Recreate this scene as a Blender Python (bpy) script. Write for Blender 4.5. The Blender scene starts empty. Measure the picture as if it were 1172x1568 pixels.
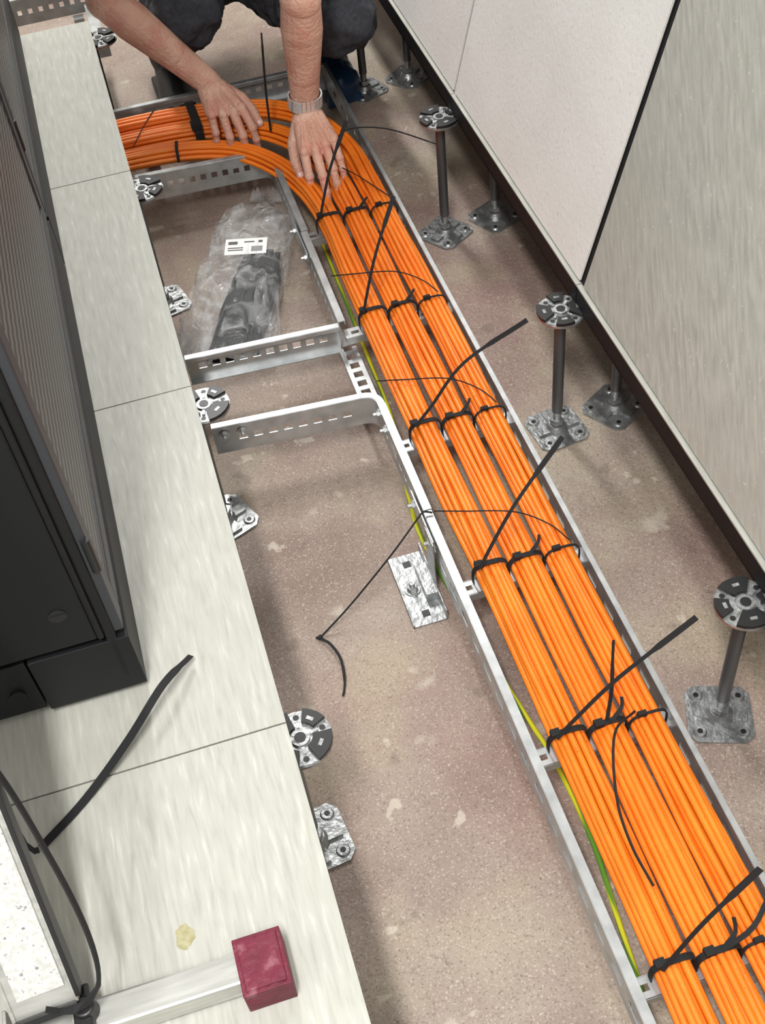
import bpy, math, random
from mathutils import Matrix, Vector, noise
random.seed(7)
V=Vector
scene=bpy.context.scene
COL=bpy.context.collection
FL=-.304          # sub-floor level (raised floor top is z=0)
# ------------------------------------------------------------------ materials
def mat(name, col, rough=.5, metal=0., spec=.5):
    m=bpy.data.materials.new(name); m.use_nodes=True
    b=m.node_tree.nodes["Principled BSDF"]
    b.inputs["Base Color"].default_value=(*col,1); b.inputs["Roughness"].default_value=rough
    b.inputs["Metallic"].default_value=metal
    if "Specular IOR Level" in b.inputs: b.inputs["Specular IOR Level"].default_value=spec
    return m
def noisemat(name, stops, scale=(1,1,1), nscale=8, detail=4, rough=.5, metal=0., bump=0., bscale=None, speck=None, spec=.5, dist=0., rotx=0.):
    m=mat(name,stops[0][1],rough,metal,spec); nt=m.node_tree; b=nt.nodes["Principled BSDF"]
    tc=nt.nodes.new("ShaderNodeTexCoord"); mp=nt.nodes.new("ShaderNodeMapping"); mp.inputs["Scale"].default_value=scale
    if rotx:
        m0=nt.nodes.new("ShaderNodeMapping"); m0.inputs["Rotation"].default_value=(rotx,0,0)
        nt.links.new(tc.outputs["Object"],m0.inputs["Vector"]); nt.links.new(m0.outputs[0],mp.inputs["Vector"])
    else: nt.links.new(tc.outputs["Object"],mp.inputs["Vector"])
    n=nt.nodes.new("ShaderNodeTexNoise"); n.inputs["Scale"].default_value=nscale; n.inputs["Detail"].default_value=detail
    n.inputs["Distortion"].default_value=dist
    nt.links.new(mp.outputs[0],n.inputs["Vector"])
    r=nt.nodes.new("ShaderNodeValToRGB"); e=r.color_ramp.elements
    e[0].position,e[0].color=stops[0][0],(*stops[0][1],1); e[1].position,e[1].color=stops[-1][0],(*stops[-1][1],1)
    for p,c in stops[1:-1]:
        x=e.new(p); x.color=(*c,1)
    nt.links.new(n.outputs["Fac"],r.inputs["Fac"]); out=r.outputs["Color"]
    if speck:
        for (sc,lo,hi,col,fac) in speck:
            n2=nt.nodes.new("ShaderNodeTexNoise"); n2.inputs["Scale"].default_value=sc; n2.inputs["Detail"].default_value=3
            nt.links.new(tc.outputs["Object"],n2.inputs["Vector"])
            mr=nt.nodes.new("ShaderNodeMapRange"); mr.inputs[1].default_value=lo; mr.inputs[2].default_value=hi; mr.inputs[4].default_value=fac
            nt.links.new(n2.outputs["Fac"],mr.inputs[0])
            mx=nt.nodes.new("ShaderNodeMix"); mx.data_type='RGBA'; mx.inputs[7].default_value=(*col,1)
            nt.links.new(mr.outputs[0],mx.inputs[0]); nt.links.new(out,mx.inputs[6]); out=mx.outputs[2]
    nt.links.new(out,b.inputs["Base Color"])
    if bump:
        n3=nt.nodes.new("ShaderNodeTexNoise"); n3.inputs["Scale"].default_value=bscale or nscale*4; n3.inputs["Detail"].default_value=4
        nt.links.new(tc.outputs["Object"],n3.inputs["Vector"])
        bp=nt.nodes.new("ShaderNodeBump"); bp.inputs["Strength"].default_value=bump; bp.inputs["Distance"].default_value=.01
        nt.links.new(n3.outputs["Fac"],bp.inputs["Height"]); nt.links.new(bp.outputs[0],b.inputs["Normal"])
    return m
M_con=noisemat("concrete",[(.3,(.235,.165,.135)),(.5,(.335,.265,.22)),(.7,(.43,.37,.30))],nscale=4.5,detail=8,rough=.62,bump=.3,bscale=110,
   speck=[(2.6,.46,.64,(.29,.175,.15),.7),(5,.50,.68,(.43,.37,.26),.6),(320,.56,.70,(.62,.55,.47),.55),(380,.56,.68,(.10,.075,.06),.55),(13,.67,.72,(.60,.54,.45),.45),(24,.68,.72,(.66,.60,.50),.5),(17,.66,.72,(.17,.12,.10),.45)])
M_tile=noisemat("laminate_tile",[(.3,(.365,.365,.325)),(.45,(.42,.42,.375)),(.58,(.45,.45,.405)),(.76,(.56,.56,.51))],scale=(42,5,10),nscale=4,detail=9,rough=.5,dist=.35,
   speck=[(2.2,.5,.75,(.37,.37,.325),.4),(11,.6,.75,(.52,.52,.47),.3)])
M_tileL=noisemat("laminate_tile_leaning",[(.3,(.35,.345,.31)),(.5,(.425,.42,.38)),(.7,(.50,.495,.45))],scale=(8,38,6),nscale=4,detail=9,rough=.5,dist=.5,rotx=.75,
   speck=[(2.5,.45,.7,(.37,.365,.32),.5),(160,.66,.75,(.70,.69,.63),.5)])
M_white=noisemat("white_panel",[(.3,(.74,.725,.695)),(.7,(.81,.80,.77))],nscale=6,detail=5,rough=.5,speck=[(170,.62,.70,(.55,.53,.50),.45)],bump=.1,bscale=150)
M_blackedge=mat("black_edge_trim",(.010,.010,.011),.6,0,.25)
M_under=mat("tile_underside",(.09,.085,.08),.7)
M_galv=noisemat("galvanised_steel",[(.3,(.42,.435,.44)),(.5,(.52,.535,.54)),(.7,(.62,.635,.64))],nscale=34,detail=6,rough=.36,metal=.75)
M_galvd=noisemat("zinc_cast",[(.3,(.26,.27,.27)),(.7,(.50,.51,.51))],nscale=60,detail=4,rough=.40,metal=.8,bump=.2,bscale=90)
M_rod=mat("pedestal_rod",(.15,.155,.16),.4,.7)
M_blk=mat("black_plastic",(.010,.010,.011),.42)
M_strap=mat("black_velcro",(.008,.008,.009),.8)
M_wall=noisemat("wall_paint",[(.3,(.62,.61,.58)),(.7,(.68,.67,.64))],nscale=3,rough=.7)
M_rack=noisemat("rack_black",[(.3,(.006,.0065,.008)),(.7,(.010,.0105,.012))],nscale=3,rough=.55,spec=.3)
M_rackg=mat("rack_grey",(.030,.033,.040),.45)
M_alu=noisemat("aluminium",[(.3,(.46,.46,.43)),(.7,(.66,.66,.62))],scale=(2,20,20),nscale=6,rough=.38,metal=.7)
M_red=noisemat("red_rubber",[(.3,(.10,.004,.017)),(.62,(.15,.008,.030)),(.76,(.33,.14,.17))],nscale=38,detail=7,rough=.6,bump=.5,bscale=50)
M_green=noisemat("earth_wire_green_yellow",[(.45,(.12,.30,.03)),(.55,(.72,.68,.03))],scale=(60,3,60),nscale=2,detail=0,rough=.4)
M_skin=noisemat("skin",[(.35,(.62,.33,.24)),(.65,(.74,.45,.34))],nscale=22,rough=.48,bump=.4,bscale=170,speck=[(28,.5,.7,(.62,.22,.17),.55)])
try:
    bs=M_skin.node_tree.nodes["Principled BSDF"]; bs.inputs["Subsurface Weight"].default_value=.12; bs.inputs["Subsurface Radius"].default_value=(.01,.004,.002); bs.inputs["Subsurface Scale"].default_value=.5
except Exception: pass
M_nail=mat("nail",(.80,.52,.45),.28)
M_trouser=noisemat("work_trousers",[(.3,(.026,.028,.035)),(.7,(.050,.053,.064))],nscale=120,rough=.9,bump=.5,bscale=14)
M_shirt=noisemat("shirt",[(.3,(.008,.008,.010)),(.7,(.016,.016,.020))],nscale=60,rough=.9,bump=.3,bscale=20)
M_hair=mat("hair",(.05,.03,.018),.6)
M_shoe=mat("black_work_shoe",(.010,.010,.011),.5)
M_cover=mat("blue_shoe_cover",(.01,.045,.11),.3)
M_eye=mat("eye_white",(.8,.8,.8),.2); M_lip=mat("lips",(.5,.16,.13),.5)
M_watch=mat("watch_steel",(.82,.81,.79),.25,.75)
M_label=mat("paper_label",(.85,.85,.83),.6)
M_stain=noisemat("dried_glue",[(.3,(.30,.27,.12)),(.7,(.42,.39,.25))],nscale=150,rough=.6)
M_or=noisemat("orange_sheath",[(.3,(.86,.185,.012)),(.7,(.97,.25,.020))],nscale=12,rough=.38,detail=2,speck=[(420,.66,.70,(.20,.05,.01),.7)])
def plastic():
    m=bpy.data.materials.new("clear_plastic"); m.use_nodes=True; nt=m.node_tree; b=nt.nodes["Principled BSDF"]
    b.inputs["Base Color"].default_value=(.80,.81,.82,1); b.inputs["Roughness"].default_value=.10
    tr=nt.nodes.new("ShaderNodeBsdfTransparent"); mx=nt.nodes.new("ShaderNodeMixShader"); out=nt.nodes["Material Output"]
    tc=nt.nodes.new("ShaderNodeTexCoord"); n=nt.nodes.new("ShaderNodeTexNoise"); n.inputs["Scale"].default_value=13; n.inputs["Detail"].default_value=3; n.inputs["Distortion"].default_value=2.2
    nt.links.new(tc.outputs["Object"],n.inputs["Vector"])
    mr=nt.nodes.new("ShaderNodeMapRange"); mr.inputs[1].default_value=.46; mr.inputs[2].default_value=.72; mr.inputs[3].default_value=.11; mr.inputs[4].default_value=.46
    nt.links.new(n.outputs["Fac"],mr.inputs[0]); nt.links.new(mr.outputs[0],mx.inputs[0])
    bp=nt.nodes.new("ShaderNodeBump"); bp.inputs["Strength"].default_value=1; bp.inputs["Distance"].default_value=.02
    nt.links.new(n.outputs["Fac"],bp.inputs["Height"]); nt.links.new(bp.outputs[0],b.inputs["Normal"])
    nt.links.new(tr.outputs[0],mx.inputs[1]); nt.links.new(b.outputs[0],mx.inputs[2]); nt.links.new(mx.outputs[0],out.inputs[0])
    return m
M_film=plastic()
def perf_mat():
    m=mat("perforated_steel",(.1,.1,.11),.4,.3); nt=m.node_tree; b=nt.nodes["Principled BSDF"]
    tc=nt.nodes.new("ShaderNodeTexCoord"); sep=nt.nodes.new("ShaderNodeSeparateXYZ"); nt.links.new(tc.outputs["Object"],sep.inputs[0])
    def mth(op,a,bv=None):
        x=nt.nodes.new("ShaderNodeMath"); x.operation=op
        if hasattr(a,'links'): nt.links.new(a,x.inputs[0])
        else: x.inputs[0].default_value=a
        if bv is not None:
            if hasattr(bv,'links'): nt.links.new(bv,x.inputs[1])
            else: x.inputs[1].default_value=bv
        return x.outputs[0]
    sz=mth('SINE',mth('MULTIPLY',sep.outputs["Z"],2*math.pi/.019))
    sy=mth('SINE',mth('MULTIPLY',sep.outputs["Y"],2*math.pi/.022))
    s=mth('ADD',sz,mth('MULTIPLY',sy,.30))
    mr=nt.nodes.new("ShaderNodeMapRange"); mr.inputs[1].default_value=-.25; mr.inputs[2].default_value=.35; nt.links.new(s,mr.inputs[0])
    mx=nt.nodes.new("ShaderNodeMix"); mx.data_type='RGBA'; mx.inputs[6].default_value=(.012,.013,.015,1); mx.inputs[7].default_value=(.17,.175,.18,1)
    nt.links.new(mr.outputs[0],mx.inputs[0]); nt.links.new(mx.outputs[2],b.inputs["Base Color"])
    return m
M_perf=perf_mat()
# ------------------------------------------------------------------ mesh builder
class MB:
    def __init__(s): s.v=[]; s.f=[]; s.m=[]
    def add(s,vs,fs,mi=0):
        o=len(s.v); s.v+= [tuple(x) for x in vs]; s.f+=[tuple(i+o for i in f) for f in fs]; s.m+=[mi]*len(fs)
    def obox(s,c,ax,sz,mi=0):
        c=V(c); a=[V(x).normalized()*(l/2) for x,l in zip(ax,sz)]
        vs=[c+a[0]*i+a[1]*j+a[2]*k for i in(-1,1) for j in(-1,1) for k in(-1,1)]
        s.add(vs,[(0,1,3,2),(4,6,7,5),(0,4,5,1),(2,3,7,6),(0,2,6,4),(1,5,7,3)],mi)
    def box(s,lo,hi,mi=0):
        c=[(a+b)/2 for a,b in zip(lo,hi)]; s.obox(c,((1,0,0),(0,1,0),(0,0,1)),[b-a for a,b in zip(lo,hi)],mi)
    def cyl(s,p0,p1,r0,r1=None,n=16,mi=0,ph=0):
        r1=r0 if r1 is None else r1; p0=V(p0);p1=V(p1); t=(p1-p0).normalized(); a=t.orthogonal().normalized() if abs(t.z)<.99 else V((1,0,0)); b=t.cross(a)
        vs=[]
        for p,r in((p0,r0),(p1,r1)):
            for i in range(n):
                an=2*math.pi*i/n+ph; vs.append(p+a*math.cos(an)*r+b*math.sin(an)*r)
        fs=[(i,(i+1)%n,n+(i+1)%n,n+i) for i in range(n)]+[tuple(range(n-1,-1,-1)),tuple(range(n,2*n))]
        s.add(vs,fs,mi)
    def capsule(s,p0,p1,r0,r1,side=None,flat=1.,n=14,k=5,mi=0):
        p0=V(p0);p1=V(p1); t=(p1-p0)
        t=t.normalized() if t.length>1e-6 else V((0,0,1))
        a=V(side) if side is not None else t.orthogonal(); a=(a-t*a.dot(t)).normalized(); b=t.cross(a)
        rings=[]
        for j in range(1,k+1):
            th=math.pi/2*j/k; rings.append((p0-t*math.cos(th)*r0*(flat if flat<1 else 1),math.sin(th)*r0))
        for j in range(0,k):
            th=math.pi/2*j/k; rings.append((p1+t*math.sin(th)*r1*(flat if flat<1 else 1),math.cos(th)*r1))
        fl=flat if flat<1 else 1
        vs=[p0-t*r0*fl]
        for c,r in rings:
            for i in range(n):
                an=2*math.pi*i/n; vs.append(c+a*math.cos(an)*r+b*math.sin(an)*r*flat)
        vs.append(p1+t*r1*fl); fs=[]
        for i in range(n): fs.append((0,1+(i+1)%n,1+i))
        for j in range(len(rings)-1):
            o=1+j*n
            for i in range(n): fs.append((o+i,o+(i+1)%n,o+n+(i+1)%n,o+n+i))
        o=1+(len(rings)-1)*n; l=len(vs)-1
        for i in range(n): fs.append((o+i,o+(i+1)%n,l))
        s.add(vs,fs,mi)
    def sweep(s,pts,prof,up=(0,0,1),closed=False,mi=0,scales=None):
        pts=[V(p) for p in pts]; N=len(pts); n=len(prof); vs=[]; up=V(up)
        for i,p in enumerate(pts):
            if closed: t=pts[(i+1)%N]-pts[i-1]
            else: t=pts[min(i+1,N-1)]-pts[max(i-1,0)]
            t.normalize(); sd=t.cross(up)
            if sd.length<1e-4: sd=t.orthogonal()
            sd.normalize(); nn=sd.cross(t)
            k=scales[i] if scales else 1
            for a,b in prof: vs.append(p+sd*a*k+nn*b*k)
        fs=[]
        for i in range(N if closed else N-1):
            j=(i+1)%N
            for q in range(n): fs.append((i*n+q,i*n+(q+1)%n,j*n+(q+1)%n,j*n+q))
        if not closed: fs+= [tuple(range(n-1,-1,-1)),tuple((N-1)*n+q for q in range(n))]
        s.add(vs,fs,mi)
    def obj(s,name,mats,smooth=False,bevel=0,parent=None,matrix=None,shade=40):
        me=bpy.data.meshes.new(name); me.from_pydata(s.v,[],s.f); me.update()
        for m in (mats if isinstance(mats,(list,tuple)) else [mats]): me.materials.append(m)
        for p,mi in zip(me.polygons,s.m): p.material_index=mi; p.use_smooth=smooth
        import bmesh
        bm=bmesh.new(); bm.from_mesh(me); bmesh.ops.recalc_face_normals(bm,faces=bm.faces); bm.to_mesh(me); bm.free()
        if smooth and shade: 
            try: me.set_sharp_from_angle(angle=math.radians(shade))
            except Exception: pass
        o=bpy.data.objects.new(name,me); COL.objects.link(o)
        if matrix is not None: o.matrix_world=matrix
        if bevel:
            b=o.modifiers.new("bevel","BEVEL"); b.width=bevel; b.segments=2; b.limit_method='ANGLE'; b.angle_limit=math.radians(50)
        if parent: o.parent=parent
        return o
def empty(name,loc=(0,0,0)):
    e=bpy.data.objects.new(name,None); e.empty_display_size=.05; COL.objects.link(e); return e
def catmull(P,step=.02):
    P=[V(p) for p in P]; P=[P[0]*2-P[1]]+P+[P[-1]*2-P[-2]]; out=[]
    for i in range(1,len(P)-2):
        a,b,c,d=P[i-1:i+3]; n=max(2,int((c-b).length/step))
        for k in range(n):
            t=k/n; out.append(.5*((2*b)+(c-a)*t+(2*a-5*b+4*c-d)*t*t+(3*b-a-3*c+d)*t**3))
    out.append(P[-2]); return out
def circ(r,n=8): return [(r*math.cos(2*math.pi*i/n),r*math.sin(2*math.pi*i/n)) for i in range(n)]
X_,Y_,Z_=(1,0,0),(0,1,0),(0,0,1)
# ------------------------------------------------------------------ room shell
mb=MB(); mb.box((-1.3,-2.6,FL-.06),(.86,4.3,FL)); mb.obj("floor",M_con)
mb=MB(); mb.box((.80,-2.6,FL),(.86,4.3,2.7)); mb.obj("wall_right",M_wall)
mb=MB(); mb.box((-1.3,4.24,FL),(.80,4.3,2.7)); mb.obj("wall_back",M_wall)
mb=MB(); mb.box((-1.36,-2.6,FL-.06),(-1.3,4.3,2.7)); mb.obj("wall_left",M_wall)
# ------------------------------------------------------------------ raised floor tiles
def tile(x0,x1,y0,y1,name="raised_floor_tile",front=None):
    g=.0011; mb=MB(); w,l=(x1-x0)/2-g,(y1-y0)/2-g
    mb.box((-w,-l,-.003),(w,l,0),0); mb.box((-w+.0006,-l+.0006,-.036),(w-.0006,l-.0006,-.0031),1)
    o=mb.obj(name,[M_tile,front or M_under]); o.location=((x0+x1)/2,(y0+y1)/2,0); return o
for i in range(-3,3):
    tile(-.6,0,i*.6,i*.6+.6)
    tile(-1.2,-.6,i*.6,i*.6+.6)
for i in range(-3,7):
    tile(.602,.797,i*.6,i*.6+.6,front=M_blackedge)
mb=MB(); mb.box((.622,-1.8,-.078),(.640,4.2,-.037)); mb.obj("trim_1",M_blackedge)
def leaning(y0,face,ins=.003):
    mb=MB(); h=.597
    mb.box((0,-h/2,.0015),(.034,h/2,h),1)
    mb.box((-.003,-h/2+.002,.004),(0,h/2-ins,h-.003),0)
    o=mb.obj("leaning_floor_panel",[face,M_blackedge]); a=math.radians(15.0)
    o.matrix_world=Matrix.Translation((.611,y0+.3,.0))@Matrix.Rotation(a,4,'Y')
    return o
for y0,f in((-1.2,M_tileL),(-.6,M_tileL),(0,M_tileL),(.6,M_white),(1.2,M_white),(1.8,M_white),(2.4,M_white)): leaning(y0,f,.012 if y0==0 else .003)
# ------------------------------------------------------------------ pedestals
def pedestal(x,y,rot,headrot,top=-.037,head=True,hx=0):
    mb=MB()
    R=Matrix.Rotation(rot,3,'Z'); ux=R@V(X_); uy=R@V(Y_); c=V((x,y,FL))
    h=.045; k=.012
    pl=[(-h+k,-h),(h-k,-h),(h,-h+k),(h,h-k),(h-k,h),(-h+k,h),(-h,h-k),(-h,-h+k)]
    vs=[c+ux*a+uy*b+V((0,0,z)) for z in(0,.004) for a,b in pl]
    mb.add(vs,[tuple(range(7,-1,-1)),tuple(range(8,16))]+[(i,(i+1)%8,8+(i+1)%8,8+i) for i in range(8)],0)
    for a in(0,math.pi/2):
        d=ux*math.cos(a)+uy*math.sin(a); e=V((-d.y,d.x,0)); mb.obox(c+V((0,0,.006)),(d,e,Z_),(.074,.018,.005),0)
    for sx in(-1,1):
        for sy in(-1,1):
            q=c+ux*.029*sx+uy*.029*sy
            mb.cyl(q+V((0,0,.004)),q+V((0,0,.0065)),.010,.008,14,0)
            mb.cyl(q+V((0,0,.0066)),q+V((0,0,.0069)),.004,.004,10,2)
    mb.cyl(c+V((0,0,.004)),c+V((0,0,.016)),.021,.014,20,0)
    mb.cyl(c+V((0,0,.014)),c+V((0,0,.05)),.0075,.0075,14,0)
    mb.cyl(c+V((0,0,.018)),c+V((0,0,.028)),.0125,.0125,6,0)
    mb.cyl(c+V((0,0,.045)),V((x,y,top-.016)),.0092,.0092,16,1)
    if head:
        H=V((x+hx,y,top)); R=Matrix.Rotation(headrot,3,'Z'); ux=R@V(X_); uy=R@V(Y_)
        mb.cyl(H-V((0,0,.022)),H-V((0,0,.010)),.017,.034,20,0)
        mb.cyl(H-V((0,0,.010)),H-V((0,0,.0060)),.0385,.0385,28,0)
        mb.cyl(H-V((0,0,.0060)),H-V((0,0,.0045)),.0372,.0370,28,0)
        def P(a,r): return H+ux*math.cos(a)*r+uy*math.sin(a)*r
        def sector(a0,a1,r0,r1,z0,z1,mi):
            n=6; vs=[]
            for z in(z0,z1):
                for rr in(r0,r1):
                    for i in range(n): vs.append(P(a0+(a1-a0)*i/(n-1),rr)+V((0,0,z)))
            f=[]
            for i in range(n-1): f+=[(2*n+i,2*n+i+1,3*n+i+1,3*n+i),(n+i,n+i+1,3*n+i+1,3*n+i),(i,i+1,2*n+i+1,2*n+i)]
            f+=[(0,n,3*n,2*n),(n-1,2*n-1,4*n-1,3*n-1)]
            mb.add(vs,f,mi)
        # rubber pads of unequal width, bare stamped casting between them
        for a0,a1,r0 in((.10,1.25,.015),(1.75,2.55,.020),(3.05,4.35,.014),(4.95,5.70,.018)):
            sector(a0,a1,r0,.0383,-.0050,.0000,2)
            am=(a0+a1)/2; d=(P(am,1)-H); e=V((-d.y,d.x,0)); mb.obox(P(am,.0265)+V((0,0,.0002)),(e,d,Z_),(.009,.0045,.0006),0)
        for a in(1.5,2.8,4.65,6.0):
            mb.cyl(P(a,.029)+V((0,0,-.0046)),P(a,.029)+V((0,0,-.0042)),.0038,.0038,12,2)
            d=(P(a,1)-H); e=V((-d.y,d.x,0)); mb.obox(P(a,.018)+V((0,0,-.0035)),(d,e,Z_),(.010,.004,.003),0)
        mb.cyl(H+V((0,0,-.004)),H+V((0,0,-.0015)),.0115,.0115,18,0)
        mb.cyl(H+V((0,0,-.0016)),H+V((0,0,-.0008)),.0070,.0070,14,2)
    return mb.obj("floor_pedestal",[M_galvd,M_rod,M_blk],smooth=True,shade=30)
for i,y in enumerate((-.6,0,.6,1.2,1.8,2.4)):
    pedestal(.5785,y,[.2,-.35,.12,.6,.4,.1][i],[.3,.9,2.4,1.2,.2,0][i])
    if i!=1: pedestal(.690,y+.012,[.5,.2,.55,.45,.7,.2][i],0,head=False)
for i,y in enumerate((-.6,0,.6,1.2,1.8)):
    pedestal(-.006,y,[.1,.12,.4,.25,.3][i],[.3,5.0,1.7,3.5,.2][i],top=-.038,hx=.016)
    pedestal(-.58,y,.2,.2,top=-.038)
# ------------------------------------------------------------------ cable ladder tray
ZB,ZT=-.238,-.180
tray=MB()
def web(mb,p,q,holes=True,hw=.010,hh=.011,pitch=.025,v0=.024,zb=ZB,zt=ZT,m=.02,th=.0018):
    p=V(p);q=V(q); d=(q-p); L=d.length; d.normalize(); n=V((-d.y,d.x,0))
    H=zt-zb
    def cell(u0,u1,a,b): mb.obox(p+d*((u0+u1)/2)+V((0,0,zb+(a+b)/2)),(d,n,Z_),(u1-u0,th,b-a))
    if not holes or L<.08: cell(0,L,0,H); return
    cell(0,L,0,v0); cell(0,L,v0+hh,H); u=0; x=m
    while x+hw<L-m:
        cell(u,x,v0,v0+hh); u=x+hw; x+=pitch
    cell(u,L,v0,v0+hh)
def railpath(mb,pts,inward,r=.022,fl=.011,zb=ZB,zt=ZT,**kw):
    """pts 2D polyline, corners rounded; flange towards the side `inward` (+1 left of travel)"""
    P=[V((a,b,0)) for a,b in pts]; segs=[]; arcs=[]; cur=P[0]
    for i in range(1,len(P)):
        if i<len(P)-1:
            d0=(P[i]-P[i-1]).normalized(); d1=(P[i+1]-P[i]).normalized()
            a=P[i]-d0*r; b=P[i]+d1*r; segs.append((cur,a))
            arcs.append([a-d0*.0005]+[a.lerp(P[i],t).lerp(P[i].lerp(b,t),t) for t in[k/10 for k in range(11)]]+[b+d1*.0005])
            cur=b
        else: segs.append((cur,P[i]))
    for a,b in segs:
        web(mb,a,b,holes=True,zb=zb,zt=zt,**kw)
        d=(b-a); L=d.length; d.normalize(); n=V((-d.y,d.x,0))*inward
        for z in(zt,zb): mb.obox((a+b)/2+n*(fl/2)+V((0,0,z)),(d,n,Z_),(L,fl,.0022))
        mb.obox((a+b)/2+n*fl+V((0,0,zt-.004)),(d,n,Z_),(L,.0018,.008))
    for A in arcs:
        s=-inward; H=(zt-zb)
        q=[p+V((0,0,(zt+zb)/2)) for p in A]
        mb.sweep(q,[(-.0009,-H/2),(.0009,-H/2),(.0009,H/2),(-.0009,H/2)])
        for z in(zt,zb):
            q=[p+V((0,0,z)) for p in A]; mb.sweep(q,[(0,-.0011),(s*fl,-.0011),(s*fl,.0011),(0,.0011)])
XL,XR=.282,.4765
railpath(tray,[(XL,-1.5),(XL,.398)],-1,hw=.028,pitch=.048,hh=.016,v0=.022)
railpath(tray,[(XL+.001,.400),(XL+.001,.667),(.012,.690)],-1,hw=.014,hh=.012)
railpath(tray,[(.002,.884),(XL-.008,.866)],-1,hw=.014,pitch=.024,hh=.013)
railpath(tray,[(XL-.006,.868),(XL-.004,1.148)],-1,hw=.014,pitch=.026,hh=.013)
railpath(tray,[(XL-.002,1.150),(XL-.002,1.445),(.005,1.462)],-1,hw=.012,pitch=.023,hh=.013)
railpath(tray,[(.4745,1.742),(-.3,1.75)],1,hw=.012)
railpath(tray,[(XR,-1.5),(XR,1.74)],-1,fl=.006,hw=.030,pitch=.060)
RY=[1.158,.858,.560,.256,-.034,-.341,-.64,-.94]
def rung(mb,y,x0=XL,x1=XR,z=-.202):
    for s in(-1,1): mb.box((x0,y+s*.0085-.0045,z-.002),(x1,y+s*.0085+.0045,z)); mb.box((x0,y+s*.0125-.0009,z-.014),(x1,y+s*.0125+.0009,z))
    x=x0
    while x<x1-.012:
        mb.box((x,y-.005,z-.002),(min(x+.012,x1),y+.005,z-.0002)); x+=.026
for y in RY: rung(tray,y)
rung(tray,1.40)
y=.675
while y<.86:
    tray.box((.268,y,-.2385),(.300,y+.010,-.2365)); y+=.024
tray.box((.268,.672,-.2386),(.276,.862,-.2364)); tray.box((.292,.672,-.2386),(.300,.862,-.2364))
tray.box((.038,1.47,-.204),(.062,1.74,-.202)); tray.box((.20,1.45,-.204),(.224,1.74,-.202))
# splice plates on the outside of the joints
for xs,ya,yb in((XL-.0032,.345,.455),(XL-.0075,1.09,1.21)):
    tray.box((xs-.0012,ya,-.226),(xs+.0008,yb,-.190))
def bolt(mb,p,d,r=.0065):
    p=V(p);d=V(d).normalized(); mb.cyl(p,p+d*.004,r,r,6); mb.cyl(p+d*.004,p+d*.010,r*.5,r*.5,10); mb.cyl(p-d*.001,p+d*.0008,r*1.35,r*1.35,14)
for y in(.36,.44): bolt(tray,(XL-.0045,y,-.207),(-1,0,0))
for y in(.60,.64): bolt(tray,(XL-.001,y,-.196),(-1,0,0))
for y in(1.105,1.195): bolt(tray,(XL-.0088,y,-.207),(-1,0,0))
bolt(tray,(XL-.003,1.40,-.196),(-1,0,0))
for x,y in((.06,.684),(.03,.686),(.245,.866),(.04,.880)): bolt(tray,(x,y-.001,-.196),(0,-1,0))
tray.obj("cable_ladder_tray",[M_galv],smooth=False)
br=MB()
br.box((.222,.285,FL),(.276,.425,FL+.003)); br.box((.256,.325,FL+.003),(.276,.388,FL+.020))
br.box((.274,.285,FL),(.2765,.425,FL+.024)); br.box((.222,.285,FL),(.2245,.425,FL+.008))
br.box((.2745,.335,FL),(.2765,.375,-.186))
for y in(.305,.405):
    br.box((.242,y-.006,FL+.003),(.254,y+.006,FL+.0036),1)
br.cyl((.242,.355,FL+.003),(.242,.355,FL+.005),.013,.013,20,0); br.cyl((.242,.355,FL+.005),(.242,.355,FL+.012),.0085,.0085,6,0); br.cyl((.242,.355,FL+.012),(.242,.355,FL+.020),.0045,.0045,12,0)
br.obj("ladder_support_bracket",[M_galvd,M_blk],bevel=.0008)
ft=MB()
railpath(ft,[(-1.25,1.93),(.03,1.93)],1,zb=-.15,zt=-.09); railpath(ft,[(-1.25,2.17),(.03,2.17)],1,zb=-.15,zt=-.09)
for k in range(6): ft.box((-1.1+k*.22,1.93,-.145),(-1.075+k*.22,2.17,-.13))
for x in(-1.0,-.02):
    for y in(1.95,2.15): ft.box((x-.012,y-.012,FL),(x+.012,y+.012,-.15))
ft.obj("cable_ladder_tray",[M_galv])
# ------------------------------------------------------------------ orange cables
def bundle(path,seed):
    rnd=random.Random(seed); C=catmull(path,.025); N=len(C); mb=MB(); r=.0046
    lay=[]
    for row,(n,v) in enumerate(((4,.0050),(5,.0130),(4,.0210),(3,.0287))):
        for i in range(n): lay.append(((i-(n-1)/2)*.0093,v))
    S=[0]
    for i in range(1,N): S.append(S[-1]+(C[i]-C[i-1]).length)
    gph=rnd.uniform(0,6.28)
    for u,v in lay:
        ph=[rnd.uniform(0,6.28) for _ in range(4)]; fr=[rnd.uniform(3,6),rnd.uniform(9,15)]
        pts=[]
        for i,c in enumerate(C):
            t=(C[min(i+1,N-1)]-C[max(i-1,0)]); t.z=0; t.normalize(); sd=V((t.y,-t.x,0)); s=S[i]
            far=1 if c.y>1.22 else 0
            w=(abs(((c.y-.256)/.30+.5)%1-.5)*2) if not far else 1   # 0 at ties, 1 midway
            du=(.0010+.0008*w)*math.sin(fr[0]*s+ph[0])+.0008*math.sin(fr[1]*s+ph[1])+.0012*math.sin(4.3*s+gph); dv=.0012*math.sin(fr[0]*1.3*s+ph[2])-.0015*w
            k=1.0+.05*w
            pts.append(c+sd*(u*k+du)+V((0,0,max(v+dv,.0047))))
        mb.sweep(pts,circ(r,9))
    return mb.obj("orange_cable_bundle",M_or,smooth=True,shade=0)
z0=-.2015
BX=[.3385,.3915,.4445]
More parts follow.
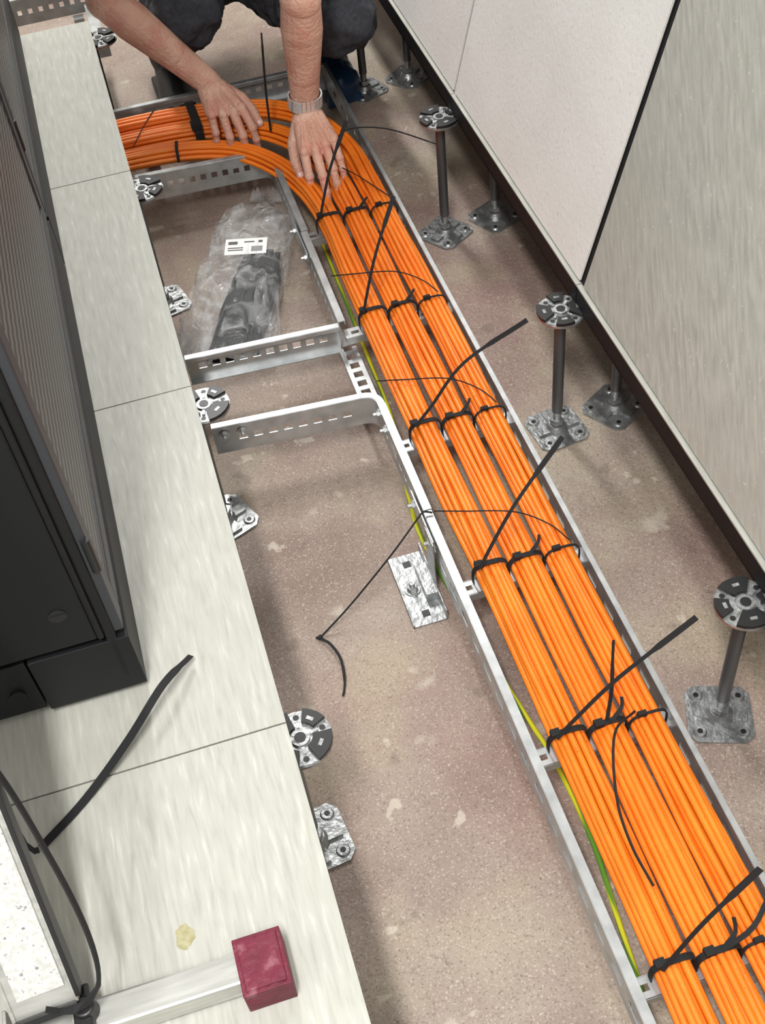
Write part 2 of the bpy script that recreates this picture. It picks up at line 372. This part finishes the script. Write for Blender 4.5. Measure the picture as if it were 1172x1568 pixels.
P1=[(BX[0],y,z0) for y in(-1.4,-1.0,-.6,-.2,.2,.6,1.0,1.15)]+[(.328,1.28,z0),(.290,1.395,z0),(.222,1.478,z0+.003),(.12,1.518,z0+.006),(0,1.530,z0+.006),(-.14,1.532,z0),(-.5,1.535,z0)]
P2=[(BX[1],y,z0) for y in(-1.4,-1.0,-.6,-.2,.2,.6,1.0,1.2)]+[(.386,1.33,z0),(.353,1.445,z0+.003),(.283,1.532,z0+.006),(.17,1.575,z0+.010),(0,1.586,z0+.012),(-.14,1.588,z0),(-.5,1.59,z0)]
P3=[(BX[2],y,z0) for y in(-1.4,-1.0,-.6,-.2,.2,.6,1.0,1.28)]+[(.440,1.40,z0),(.408,1.505,z0+.004),(.34,1.588,z0+.008),(.21,1.632,z0+.014),(0,1.642,z0+.018),(-.14,1.644,z0),(-.5,1.645,z0)]
for k,P in enumerate((P1,P2,P3)): bundle(P,k+3)
# ------------------------------------------------------------------ ties
def ring(mb,xc,y,hw,zb,zt,w=.009,th=.0016):
    n=28; pts=[]
    for i in range(n):
        a=2*math.pi*i/n; c,s_=math.cos(a),math.sin(a)
        px=hw*math.copysign(abs(c)**.65,c); pz=(zt-zb)/2*math.copysign(abs(s_)**.65,s_)
        pts.append((xc+px,y,(zt+zb)/2+pz))
    mb.sweep(pts,[(-th/2,-w/2),(th/2,-w/2),(th/2,w/2),(-th/2,w/2)],up=(0,1,0),closed=True)
def strap(mb,pts,w=.0075,th=.0013,up=(0,0,1),step=.01):
    C=catmull(pts,step); n=len(C); sc=[1 if i<n-3 else .75 for i in range(n)]
    mb.sweep(C,[(-w/2,-th/2),(w/2,-th/2),(w/2,th/2),(-w/2,th/2)],up=up,scales=sc)
ties=MB()
tails={1.158:(.40,1.194,.0),.858:(.412,.935,.0),.56:(.526,.607,-.05),.256:(.470,.326,-.02),-.034:(.505,-.012,-.02),-.341:(.425,-.321,-.02)}
for j,y in enumerate(RY):
    for b in range(3):
        dy=-.005*(b-1)
        ring(ties,BX[b],y+.002+dy,.0268,-.219,-.1655,w=.008 if b<2 else .0035)
        ties.obox((BX[b]-.017+.004*b,y+.003+dy,-.1655),(X_,Y_,Z_),(.012,.010 if b<2 else .006,.008))
        if b==1: strap(ties,[(BX[1]+.008,y+.004,-.166),(BX[1]+.022,y+.012,-.158),(BX[1]+.03,y+.03,-.166)],w=.006)
    if y in tails:
        e=V(tails[y]); s_=V((BX[0]-.018,y,-.165)); m=s_.lerp(e,.45)+V((.0,.0,.018 if y!=.56 else .035)) 
        a=s_.lerp(e,.15)+V((0,0,.010))
        C=catmull([s_,a,m,e],.01); n=len(C)
        ties.sweep(C,[(-.0036,-.0008),(.0036,-.0008),(.0036,.0008),(-.0036,.0008)],up=(-.25,-.75,.6),scales=[.70 if i<n*.70 else 1.05 for i in range(n)])
thin=circ(.0011,6)
for yr in(.858,.56,.256):
    ties.sweep(catmull([(.296,yr+.135,-.176),(.335,yr+.108,-.163),(.40,yr+.070,-.150),(.44,yr+.035,-.156),(.458,yr+.004,-.164)],.01),thin)
ties.sweep(catmull([(.31,1.36,-.15),(.35,1.33,-.145),(.41,1.27,-.155),(.46,1.17,-.162)],.01),thin)
ties.sweep(catmull([(.425,-.035,-.155),(.378,-.075,-.12),(.349,-.148,-.13),(.346,-.20,-.152),(.352,-.25,-.163)],.01),circ(.0017,6))
strap(ties,[(.39,-.03,-.164),(.402,-.012,-.13),(.412,.012,-.10),(.419,.028,-.08)],w=.005,up=(0,-1,.3))
strap(ties,[(.39,1.33,-.165),(.42,1.345,-.115),(.50,1.325,-.115),(.60,1.275,-.15)],w=.003)
strap(ties,[(.30,1.492,-.165),(.304,1.492,-.08),(.310,1.488,0),(.314,1.485,.05)],w=.0045,up=(0,-1,0))
strap(ties,[(.21,1.55,-.165),(.245,1.52,-.15),(.265,1.49,-.14)],w=.006)
strap(ties,[(BX[1],-.341,-.165),(.43,-.335,-.14),(.47,-.30,-.13)],w=.006)
n=30; pts=[]
for i in range(n):
    a=2*math.pi*i/n; c,s_=math.cos(a),math.sin(a)
    pts.append((.158,1.603+.062*math.copysign(abs(c)**.5,c),-.174+.028*math.copysign(abs(s_)**.5,s_)))
ties.sweep(pts,[(-.001,-.009),(.001,-.009),(.001,.009),(-.001,.009)],up=(1,0,0),closed=True)
ties.obox((.156,1.552,-.147),(X_,Y_,Z_),(.022,.022,.012))
ties.sweep(catmull([(.10,1.49,-.185),(.102,1.50,-.160),(.107,1.53,-.160)],.01),[(-.001,-.003),(.001,-.003),(.001,.003),(-.001,.003)],up=(1,0,0))
ties.sweep(catmull([(.02,1.55,-.160),(.05,1.60,-.152),(.085,1.66,-.150)],.01),thin)
ties.obj("velcro_cable_ties",M_strap)
lt=MB()
lt.sweep(catmull([(.270,.387,-.176),(.215,.362,-.215),(.14,.338,-.272),(.088,.320,-.301),(.083,.316,-.302)],.01),circ(.0016,6))
lt.sweep(catmull([(.270,.387,-.176),(.280,.392,-.172),(.292,.388,-.175)],.01),circ(.0016,6))
strap(lt,[(.078,.320,-.302),(.093,.300,-.296),(.102,.26,-.290),(.097,.225,-.300),(.089,.206,-.302)],w=.0042)
lt.obox((.083,.317,-.300),((1,.6,0),(-.6,1,0),Z_),(.007,.005,.004))
lt.obj("loose_cable_tie",M_strap)
lt=MB()
strap(lt,[(-.289,-.066,.006),(-.235,-.022,.004),(-.175,.025,.022),(-.125,.078,.030),(-.088,.120,.012)],w=.0095,th=.0016)
lt.obj("loose_cable_tie",M_strap)
ew=MB(); ew.sweep(catmull([(.335,1.3,-.299),(.325,.886,-.299),(.318,.70,-.299),(.287,.48,-.299),(.30,.30,-.299),(.322,.11,-.299),(.337,0,-.299),(.339,-.125,-.299),(.324,-.27,-.299),(.30,-.6,-.299),(.33,-1.2,-.299)],.02),circ(.0038,8)); ew.obj("earth_wire",M_green,smooth=True,shade=0)
# ------------------------------------------------------------------ plastic bag of ties
bag=empty("plastic_bag_of_cable_ties")
A=V((.255,1.425,FL)); B=V((.060,.965,FL)); ax=(B-A).normalized(); sd=V((-ax.y,ax.x,0)); L=(B-A).length
NU,NV=60,30; mb=MB(); vs=[]
def smooth(t): t=max(0,min(1,t)); return t*t*(3-2*t)
for i in range(NU+1):
    t=i/NU; w=.018+.062*smooth(t/.22)+.016*smooth((t-.3)/.6)
    hgt=.034+.062*smooth(t/.25)-.060*smooth((t-.66)/.34)
    for j in range(2*NV):
        a=2*math.pi*j/(2*NV); c,s_=math.cos(a),math.sin(a); p=A+ax*(L*t)+sd*(w*math.copysign(abs(c)**.8,c))
        fold=abs(noise.noise(V((t*5,c*4,s_*2))))*.022+abs(noise.noise(V((t*3+5,c*9+t*6,2))))*.016
        nz=fold+noise.noise(V((t*17,c*9,s_*5+4)))*.004
        z=hgt/2+hgt/2*s_
        p=p+sd*nz*.6; p.z=FL+max(.001,z-(nz if s_>0 else 0)); vs.append(p)
fs=[]
m2=2*NV
for i in range(NU):
    for j in range(m2): fs.append((i*m2+j,i*m2+(j+1)%m2,(i+1)*m2+(j+1)%m2,(i+1)*m2+j))
mb.add(vs,fs); mb.obj("film",M_film,smooth=True,shade=0,parent=bag)
mb=MB()
for k in range(9):
    a=-1.2+k*.3; d=(-ax*math.cos(a)+sd*math.sin(a)); e=V((-d.y,d.x,0))
    mb.add([A+V((0,0,.022)),A+d*.035+e*.010+V((0,0,.035)),A+d*.042+V((0,0,.010)),A+d*.035-e*.010+V((0,0,.04))],[(0,1,2),(0,2,3)])
mb.obj("gathered_mouth",M_film,parent=bag)
mb=MB(); rnd=random.Random(5)
for k in range(90):
    o=rnd.uniform(-.040,.040); zz=rnd.uniform(.006,.040); s0=rnd.uniform(.36,.48)
    p=[A+ax*(L*s0)+sd*(o*.8+.026),A+ax*(L*(s0+.25))+sd*(o*1.05+rnd.uniform(-.006,.006)+.024),A+ax*(L*.96)+sd*(o+rnd.uniform(-.01,.01)+.018)]
    p=[q+V((0,0,zz*(1-.5*(i==2)))) for i,q in enumerate(p)]
    mb.sweep(catmull(p,.03),[(-.006,-.001),(.006,-.001),(.006,.001),(-.006,.001)])
mb.obj("cable_ties_inside",mat("ties_dark",(.005,.0055,.008),.6,0,.2),parent=bag)
mb=MB(); c=V((.174,1.198,FL+.088)); u=V((.95,-.30,.0)).normalized(); v=V((.30,.95,.1)).normalized(); nn=u.cross(v)
mb.obox(c,(u,v,nn),(.082,.044,.0006),0)
for k,(a,b,w,h) in enumerate([(-.026,.010,.018,.008),(-.02,-.004,.03,.0025),(-.02,-.010,.03,.0025),(.022,-.008,.022,.014),(.006,.012,.02,.003),(.028,.012,.008,.006)]):
    mb.obox(c+u*a+v*b+nn*.0006,(u,v,nn),(w,h,.0004),1 if k!=3 else 2)
M_bar=mat("barcode",(.25,.25,.25),.6)
mb.obj("label",[M_label,M_blk,M_bar],parent=bag)
# ------------------------------------------------------------------ server racks
def rack(y0,y1):
    root=empty("server_rack"); x1=-.146; x0=-1.20; Hh=1.95
    mb=MB(); mb.box((x0,y0+.006,.105),(x1-.022,y1-.002,Hh)); 
    mb.box((x0+.01,y0,.112),(x1-.030,y0+.006,Hh-.01))
    mb.box((x1-.022,y0,.03),(x1-.010,y0+.018,Hh)); mb.box((x1-.030,y0-.002,.112),(x1-.022,y0+.004,Hh))
    mb.obj("cabinet_body",M_rack,bevel=.003,parent=root)
    mb=MB(); mb.box((x0,y0+.004,.012),(-.262,y1-.004,.102)); mb.box((-.2585,y0,.010),(x1+.002,y1-.004,.103))
    mb.cyl((-.285,y0-.001,.05),(-.285,y0+.004,.05),.009,.009,20,0); mb.box((-.29,y0-.0015,.049),(-.28,y0,.051))
    for yy in(y0+.05,y1-.05):
        mb.cyl((-.20,yy,0),(-.20,yy,.02),.02,.02,16); mb.cyl((-1.1,yy,0),(-1.1,yy,.02),.02,.02,16)
    mb.obj("plinth",M_rack,bevel=.002,parent=root)
    mb=MB(); mb.cyl((-.205,y0-.001,.17),(-.205,y0+.002,.17),.010,.010,20); mb.box((-.213,y0-.0025,.1685),(-.197,y0-.0008,.1715)); mb.obj("panel_lock",M_blk,parent=root)
    mb=MB(); a,b=y0+.004,y1-.004; fw=.035
    mb.box((x1-.020,a,.112),(x1,a+fw,Hh-.01)); mb.box((x1-.020,b-fw,.112),(x1,b,Hh-.01)); mb.box((x1-.020,a+fw,.112),(x1,b-fw,.15)); mb.box((x1-.020,a+fw,Hh-.06),(x1,b-fw,Hh-.01))
    mb.obj("door_frame",M_rackg,bevel=.002,parent=root)
    mb=MB(); mb.box((x1-.015,a+fw,.15),(x1-.003,b-fw,Hh-.06)); mb.obj("perforated_door",M_perf,parent=root)
    mb=MB()
    for z in(.22,.75,1.5): mb.cyl((x1-.002,y0+.004,z),(x1-.002,y0+.004,z+.05),.005,.005,12)
    mb.obj("hinges",M_blk,parent=root)
rack(.103,.950); rack(.956,1.80)
# ------------------------------------------------------------------ ladder with red feet, leaning on the rack end
sl=empty("step_ladder")
M_tape=noisemat("worn_grip_tape",[(.35,(.47,.47,.45)),(.60,(.60,.60,.58)),(.70,(.20,.20,.20))],nscale=170,rough=.8)
mb=MB()
def lrail(x):
    p0=V((x,-.262,.052)); p1=V((x-.03,.062,.455)); d=(p1-p0).normalized(); s_=V((1,0,.0)); s_=(s_-d*s_.dot(d)).normalized(); n=s_.cross(d)
    if n.z<0: n=-n
    L=(p1-p0).length; c=(p0+p1)/2
    mb.obox(c,(d,s_,n),(L,.058,.004),0)
    for k in(-1,1): mb.obox(c+s_*k*.030+n*(-.010),(d,s_,n),(L,.004,.028),0)
    mb.obox(c+n*.0032+s_*.002+d*.005,(d,s_,n),(L-.03,.046,.0022),1)
    mb.obox(c+s_*.033+n*(-.006),(d,s_,n),(L*.98,.005,.022),2)
    mb.obox(p0-d*.002+n*-.004,(d,s_,n),(.008,.062,.024),2)
lrail(-.290); lrail(-.80)
for k in range(2):
    t=.35+.4*k; mb.box((-.79,-.285+.347*t-.04,.035+.42*t-.01),(-.325,-.285+.347*t+.04,.035+.42*t+.005),0)
mb.box((-.330,-.345,.002),(-.268,-.245,.010),0); mb.box((-.334,-.345,.002),(-.330,-.245,.045),0); mb.box((-.270,-.300,.002),(-.266,-.245,.045),0)
mb.obj("rails_and_treads",[M_alu,M_tape,M_blk],parent=sl,bevel=.001)
mb=MB(); mb.box((-.97,-.288,.003),(-.105,-.256,.034)); mb.obj("stabiliser_tube",M_alu,parent=sl,bevel=.003)
def redfoot(x0,x1):
    m=MB(); m.box((x0,-.304,0),(x1,-.246,.040)); m.box((x0+.004,-.300,.040),(x1-.004,-.250,.042)); return m.obj("rubber_foot",M_red,parent=sl,bevel=.003)
redfoot(-.110,-.062); redfoot(-1.0,-.955)
mb=MB(); mb.cyl((-.256,-.268,.034),(-.256,-.268,.052),.012,.010,20); mb.box((-.268,-.292,.034),(-.250,-.244,.046))
mb.obj("locking_knob",M_blk,parent=sl,bevel=.002)
mb=MB(); strap(mb,[(-.33,-.02,.30),(-.275,-.09,.235),(-.244,-.17,.17),(-.230,-.23,.11),(-.236,-.262,.07),(-.262,-.275,.065),(-.285,-.270,.075)],w=.009,th=.002,up=(1,0,.3))
strap(mb,[(-.36,.02,.22),(-.31,-.04,.12),(-.298,-.072,.03),(-.291,-.070,.010)],w=.009,th=.002,up=(1,0,.3)); mb.obj("securing_strap",M_strap,parent=sl)
mb=MB(); n=24; vs=[(-.158,-.210,.0006)]
for i in range(n):
    a=2*math.pi*i/n; r=.010*(1+.45*noise.noise(V((math.cos(a)*2.5,math.sin(a)*2.5,3)))); vs.append((-.158+r*math.cos(a),-.210+1.3*r*math.sin(a),.0004))
mb.add(vs,[(0,1+i,1+(i+1)%n) for i in range(n)]); mb.obj("glue_stain",M_stain)
# ------------------------------------------------------------------ person
man=empty("crouching_technician")
def flesh(mb,name,m,vox,smooth=4,disp=0,dscale=.06):
    o=mb.obj(name,m,smooth=True,shade=0,parent=man)
    r=o.modifiers.new("remesh","REMESH"); r.mode='VOXEL'; r.voxel_size=vox; r.use_smooth_shade=True
    s=o.modifiers.new("smooth","SMOOTH"); s.factor=.6; s.iterations=smooth
    if disp:
        t=bpy.data.textures.new(name+"_folds","CLOUDS"); t.noise_scale=dscale; t.noise_depth=2
        d=o.modifiers.new("folds","DISPLACE"); d.texture=t; d.strength=disp; d.texture_coords='LOCAL'; d.mid_level=.5
    return o
def hand(wrist,elbow,f,n,s_,curls,thumb,name,lens=1.0,splay=1.0):
    """wrist point, f=to knuckles, n=back of hand normal, s_=towards thumb"""
    mb=MB(); W=V(wrist); E=V(elbow); f=V(f).normalized(); s_=V(s_); s_=(s_-f*s_.dot(f)).normalized(); n0=V(n); n=f.cross(s_)
    if n.dot(n0)<0: n=-n
    nails=MB()
    M1=W.lerp(E,.35); M2=W.lerp(E,.75)
    mb.capsule(W,M1,.0270,.032,side=s_,flat=.80,n=20); mb.capsule(M1,M2,.032,.040,side=s_,flat=.9,n=20); mb.capsule(M2,E,.040,.037,side=s_,flat=.95,n=20)
    mb.capsule(W-f*.01,W+f*.02,.0265,.029,side=s_,flat=.72,n=20)
    fd=(W-E).normalized(); mb.capsule(W-fd*.012-s_*.018+n*.010,W-fd*.006-s_*.018+n*.010,.011,.011,n=12)
    data=[(.0325,.088,(.043,.025,.021),(.0097,.0087,.0078),.11),(.0110,.093,(.047,.029,.022),(.0099,.0089,.0079),.03),(-.0108,.088,(.044,.027,.021),(.0094,.0085,.0075),-.05),(-.0310,.078,(.034,.020,.019),(.0084,.0076,.0068),-.15)]
    for i,(sx,fl,ph,rr,sp) in enumerate(data):
        K=W+f*fl*lens+s_*sx+n*(.005-abs(sx)*.13)
        base=W+f*.018+s_*sx*.55
        mb.capsule(base,K-f*.004,.0150,.0112,side=s_,flat=.9)
        mb.capsule(K-f*.002+n*.0018,K+f*.001+n*.0018,.0108,.0104,n=12)
        mb.capsule(W+f*.025+s_*sx*.5+n*.0130,K+n*.0095-f*.01,.0022,.0030,n=8)
        if i<3:
            nx=data[i+1]; K2=W+f*nx[1]*lens+s_*nx[0]+n*.001
            mb.capsule(base-n*.004,(K+K2)/2-f*.014-n*.005,.014,.0110,side=s_,flat=1)
        cur=K; ang=0
        for j in range(3):
            ang+=curls[i][j]
            d=(f*math.cos(ang)-n*math.sin(ang)+s_*sp*splay*math.cos(ang)).normalized()
            nxt=cur+d*ph[j]*lens
            mb.capsule(cur,nxt,rr[j]*(1.02 if j else 1.06),rr[min(j+1,2)]*1.0,n=12)
            if j<2: mb.capsule(nxt,nxt+d*.001,rr[j]*1.06,rr[j]*1.06,n=12)
            up=(n*math.cos(ang)+f*math.sin(ang))
            if j==2: nails.capsule(nxt+up*rr[2]*.76-d*.004,nxt+up*rr[2]*.74+d*.003,rr[2]*.70,rr[2]*.64,side=s_,flat=.42,n=12)
            cur=nxt
    T0=W+f*.022+s_*.020-n*.004; t=[V(x) for x in thumb]
    lenT=(.044,.034,.029); rT=(.0155,.0115,.0105,.0088); cur=T0
    for j in range(3):
        d=(s_*t[j][0]+f*t[j][1]+n*t[j][2]).normalized(); nxt=cur+d*lenT[j]
        mb.capsule(cur,nxt,rT[j],rT[j+1],n=12)
        if j==2:
            up=(n-d*n.dot(d)).normalized(); nails.capsule(nxt+up*rT[3]*.74-d*.004,nxt+up*rT[3]*.74+d*.002,.0066,.006,side=d.cross(up),flat=.42,n=12)
        cur=nxt
    mb.capsule(T0,W+f*.065*lens+s_*.020-n*.004,.016,.012,n=12)
    flesh(mb,name,M_skin,.0015,3)
    nails.obj(name+"_nails",M_nail,smooth=True,shade=0,parent=man)
EL=V((.041,1.655,.10)); WL=V((.203,1.590,-.082))
ER=V((.376,1.356,.160)); WR=V((.3634,1.400,-.080))
hand(WL,EL,(.20,-.90,-.38),(.1,-.35,.93),(1,.18,0),[(.40,.60,.35),(.55,.60,.35),(.68,.62,.35),(.78,.6,.35)],[(.78,.75,-.30),(.35,1,-.40),(.1,1,-.5)],"right_forearm_hand",1.0,1.0)
hand(WR,ER,(.03,-.88,-.40),(0,-.38,.92),(-1,-.05,0),[(.62,.40,.25),(.30,.35,.25),(.24,.30,.22),(.32,.38,.3)],[(.62,.85,-.45),(.15,1,-.5),(-.1,1,-.5)],"left_forearm_hand",1.07,.35)
mb=MB(); d=(ER-WR).normalized(); c=WR+d*.024; s_=V((1,0,0)); s_=(s_-d*s_.dot(d)).normalized(); n=d.cross(s_)
if n.y>0: n=-n
N=24
for i in range(N):
    a=2*math.pi*i/N; ra,rb=.0330,.0268
    p=c+s_*math.cos(a)*ra+n*math.sin(a)*rb; tg=(-s_*math.sin(a)*ra+n*math.cos(a)*rb).normalized(); no=d.cross(tg)
    for k in(-1,0,1): mb.obox(p+d*k*.0090,(tg,d,no),(.0068,.0082,.0032),0)
    mb.obox(p,(tg,d,no),(.0080,.025,.0016),0)
p=c-n*.028; mb.cyl(p,p-n*.009,.018,.017,28,0); mb.cyl(p-n*.009,p-n*.0095,.014,.014,24,1)
mb.obj("wrist_watch",[M_watch,M_blk],smooth=False,bevel=.0006,parent=man)
HL=V((.225,2.03,-.03)); HR=V((.395,2.02,-.03)); KL=V((.200,1.690,.030)); KR=V((.488,1.555,.010)); AL=V((.165,2.01,-.205)); AR=V((.515,1.90,-.205))
mb=MB()
mb.capsule(HL+V((.0,.03,.01)),HR+V((0,.03,.01)),.125,.125,side=(0,1,0),flat=.95)
mb.capsule(V((.31,2.04,.0)),V((.31,1.98,.12)),.15,.145,side=(1,0,0),flat=.78)
for H,K,A_ in((HL,KL,AL),(HR,KR,AR)):
    mb.capsule(H,H.lerp(K,.5),.102,.094); mb.capsule(H.lerp(K,.5),K,.094,.074)
    mb.capsule(K,K.lerp(A_,.4)+V((0,.01,0)),.070,.066); mb.capsule(K.lerp(A_,.4)+V((0,.01,0)),A_+V((0,0,.02)),.066,.054)
flesh(mb,"trousers",M_trouser,.006,3,disp=.032,dscale=.045)
SL=V((.135,1.735,.375)); SR=V((.465,1.66,.375)); NK=V((.300,1.64,.43))
mb=MB()
mb.capsule(V((.31,1.97,.04)),V((.305,1.86,.25)),.145,.155,side=(1,0,0),flat=.72,n=20); mb.capsule(V((.305,1.86,.25)),V((.30,1.71,.37)),.155,.145,side=(1,0,0),flat=.66,n=20)
mb.capsule(SL,SR,.066,.066); mb.capsule(V((.30,1.70,.38)),NK,.075,.055)
mb.capsule(SL,SL.lerp(EL,.6),.066,.056); mb.capsule(SR,SR.lerp(ER,.6),.066,.056)
flesh(mb,"shirt",M_shirt,.006,4,disp=.012,dscale=.06)
mb=MB(); mb.capsule(EL,SL.lerp(EL,.5),.039,.048); mb.capsule(ER,SR.lerp(ER,.5),.039,.048); flesh(mb,"upper_arms",M_skin,.004,3)
HC=V((.300,1.545,.545)); fw=V((0,-.62,-.78)).normalized(); upv=V((0,-.78,.62)).normalized(); rt=V((1,0,0))
mb=MB(); mb.capsule(NK,HC+V((0,.03,-.02)),.056,.055)
mb.capsule(HC-fw*.022+upv*.025,HC+fw*.020+upv*.025,.080,.074,side=rt,flat=1.08,n=20)
mb.capsule(HC+upv*.01+fw*.03,HC-upv*.075+fw*.055,.064,.036,n=18)
mb.capsule(HC+fw*.092+upv*.012,HC+fw*.108-upv*.022,.007,.013,n=10)
for k in(-1,1):
    mb.capsule(HC+rt*k*.079+upv*.015,HC+rt*k*.082-upv*.02,.013,.009,side=fw,flat=1,n=10); mb.capsule(HC+rt*k*.02+fw*.083+upv*.030,HC+rt*k*.045+fw*.074+upv*.030,.009,.008,n=10)
flesh(mb,"head",M_skin,.0035,3)
mb=MB()
for k in(-1,1): mb.capsule(HC+rt*k*.032+fw*.084+upv*.008,HC+rt*k*.033+fw*.084+upv*.008,.011,.011)
mb.obj("eyes",M_eye,smooth=True,shade=0,parent=man)
mb=MB(); mb.capsule(HC-rt*.02+fw*.097-upv*.048,HC+rt*.02+fw*.097-upv*.048,.007,.007); mb.obj("mouth",M_lip,smooth=True,shade=0,parent=man)
mb=MB(); mb.capsule(HC-fw*.032+upv*.040,HC+fw*.012+upv*.052,.086,.076,side=rt,flat=1.0,n=20); mb.capsule(HC-fw*.05,HC-fw*.045-upv*.03,.062,.05); flesh(mb,"hair",M_hair,.004,2,disp=.006,dscale=.01)
mb=MB()
mb.capsule(AL+V((0,.01,-.02)),AL+V((0,0,.03)),.052,.057); mb.capsule(AL+V((0,.03,-.055)),V((.150,1.835,FL+.044)),.044,.046,side=(1,0,0),flat=.9)
mb.box((.108,1.80,FL),(.195,2.06,FL+.018))
flesh(mb,"black_shoe",M_shoe,.005,3)
mb=MB()
mb.capsule(AR+V((0,.01,-.02)),AR+V((0,0,.03)),.052,.058); mb.capsule(AR+V((0,.03,-.055)),V((.520,1.785,FL+.044)),.044,.044,side=(1,0,0),flat=.95)
mb.box((.480,1.755,FL+.001),(.562,1.97,FL+.018))
flesh(mb,"blue_shoe_cover",M_cover,.005,3,disp=.014,dscale=.03)
# ------------------------------------------------------------------ lights
def area(name,loc,sx,sy,e,col=(1,1,1),rot=(0,0,0)):
    l=bpy.data.lights.new(name,'AREA'); l.shape='RECTANGLE'; l.size=sx; l.size_y=sy; l.energy=e; l.color=col
    o=bpy.data.objects.new(name,l); o.location=loc; o.rotation_euler=rot; COL.objects.link(o); return o
area("ceiling_lamp",(-.38,-1.1,2.6),.20,1.2,90,(1,.99,.965))
area("ceiling_lamp",(.15,2.9,2.6),.22,1.2,76,(1,.99,.965))
w=bpy.data.worlds.new("room_light"); scene.world=w; w.use_nodes=True; w.node_tree.nodes["Background"].inputs[0].default_value=(1,.99,.97,1); w.node_tree.nodes["Background"].inputs[1].default_value=.80
# ------------------------------------------------------------------ camera
R=((.95515,-.28371,-.08478),(-.26849,-.70907,-.65202),(.12487,.64554,-.75345))
m=Matrix((( R[0][0],-R[1][0],-R[2][0]),( R[0][1],-R[1][1],-R[2][1]),( R[0][2],-R[1][2],-R[2][2]))).to_4x4()
m.translation=V((-.0034,-.7525,1.1886))
cd=bpy.data.cameras.new("camera"); cd.sensor_fit='VERTICAL'; cd.sensor_height=36; cd.lens=42.447; cd.clip_start=.02
co=bpy.data.objects.new("camera",cd); COL.objects.link(co); co.matrix_world=m; scene.camera=co
scene.view_settings.view_transform='Standard'
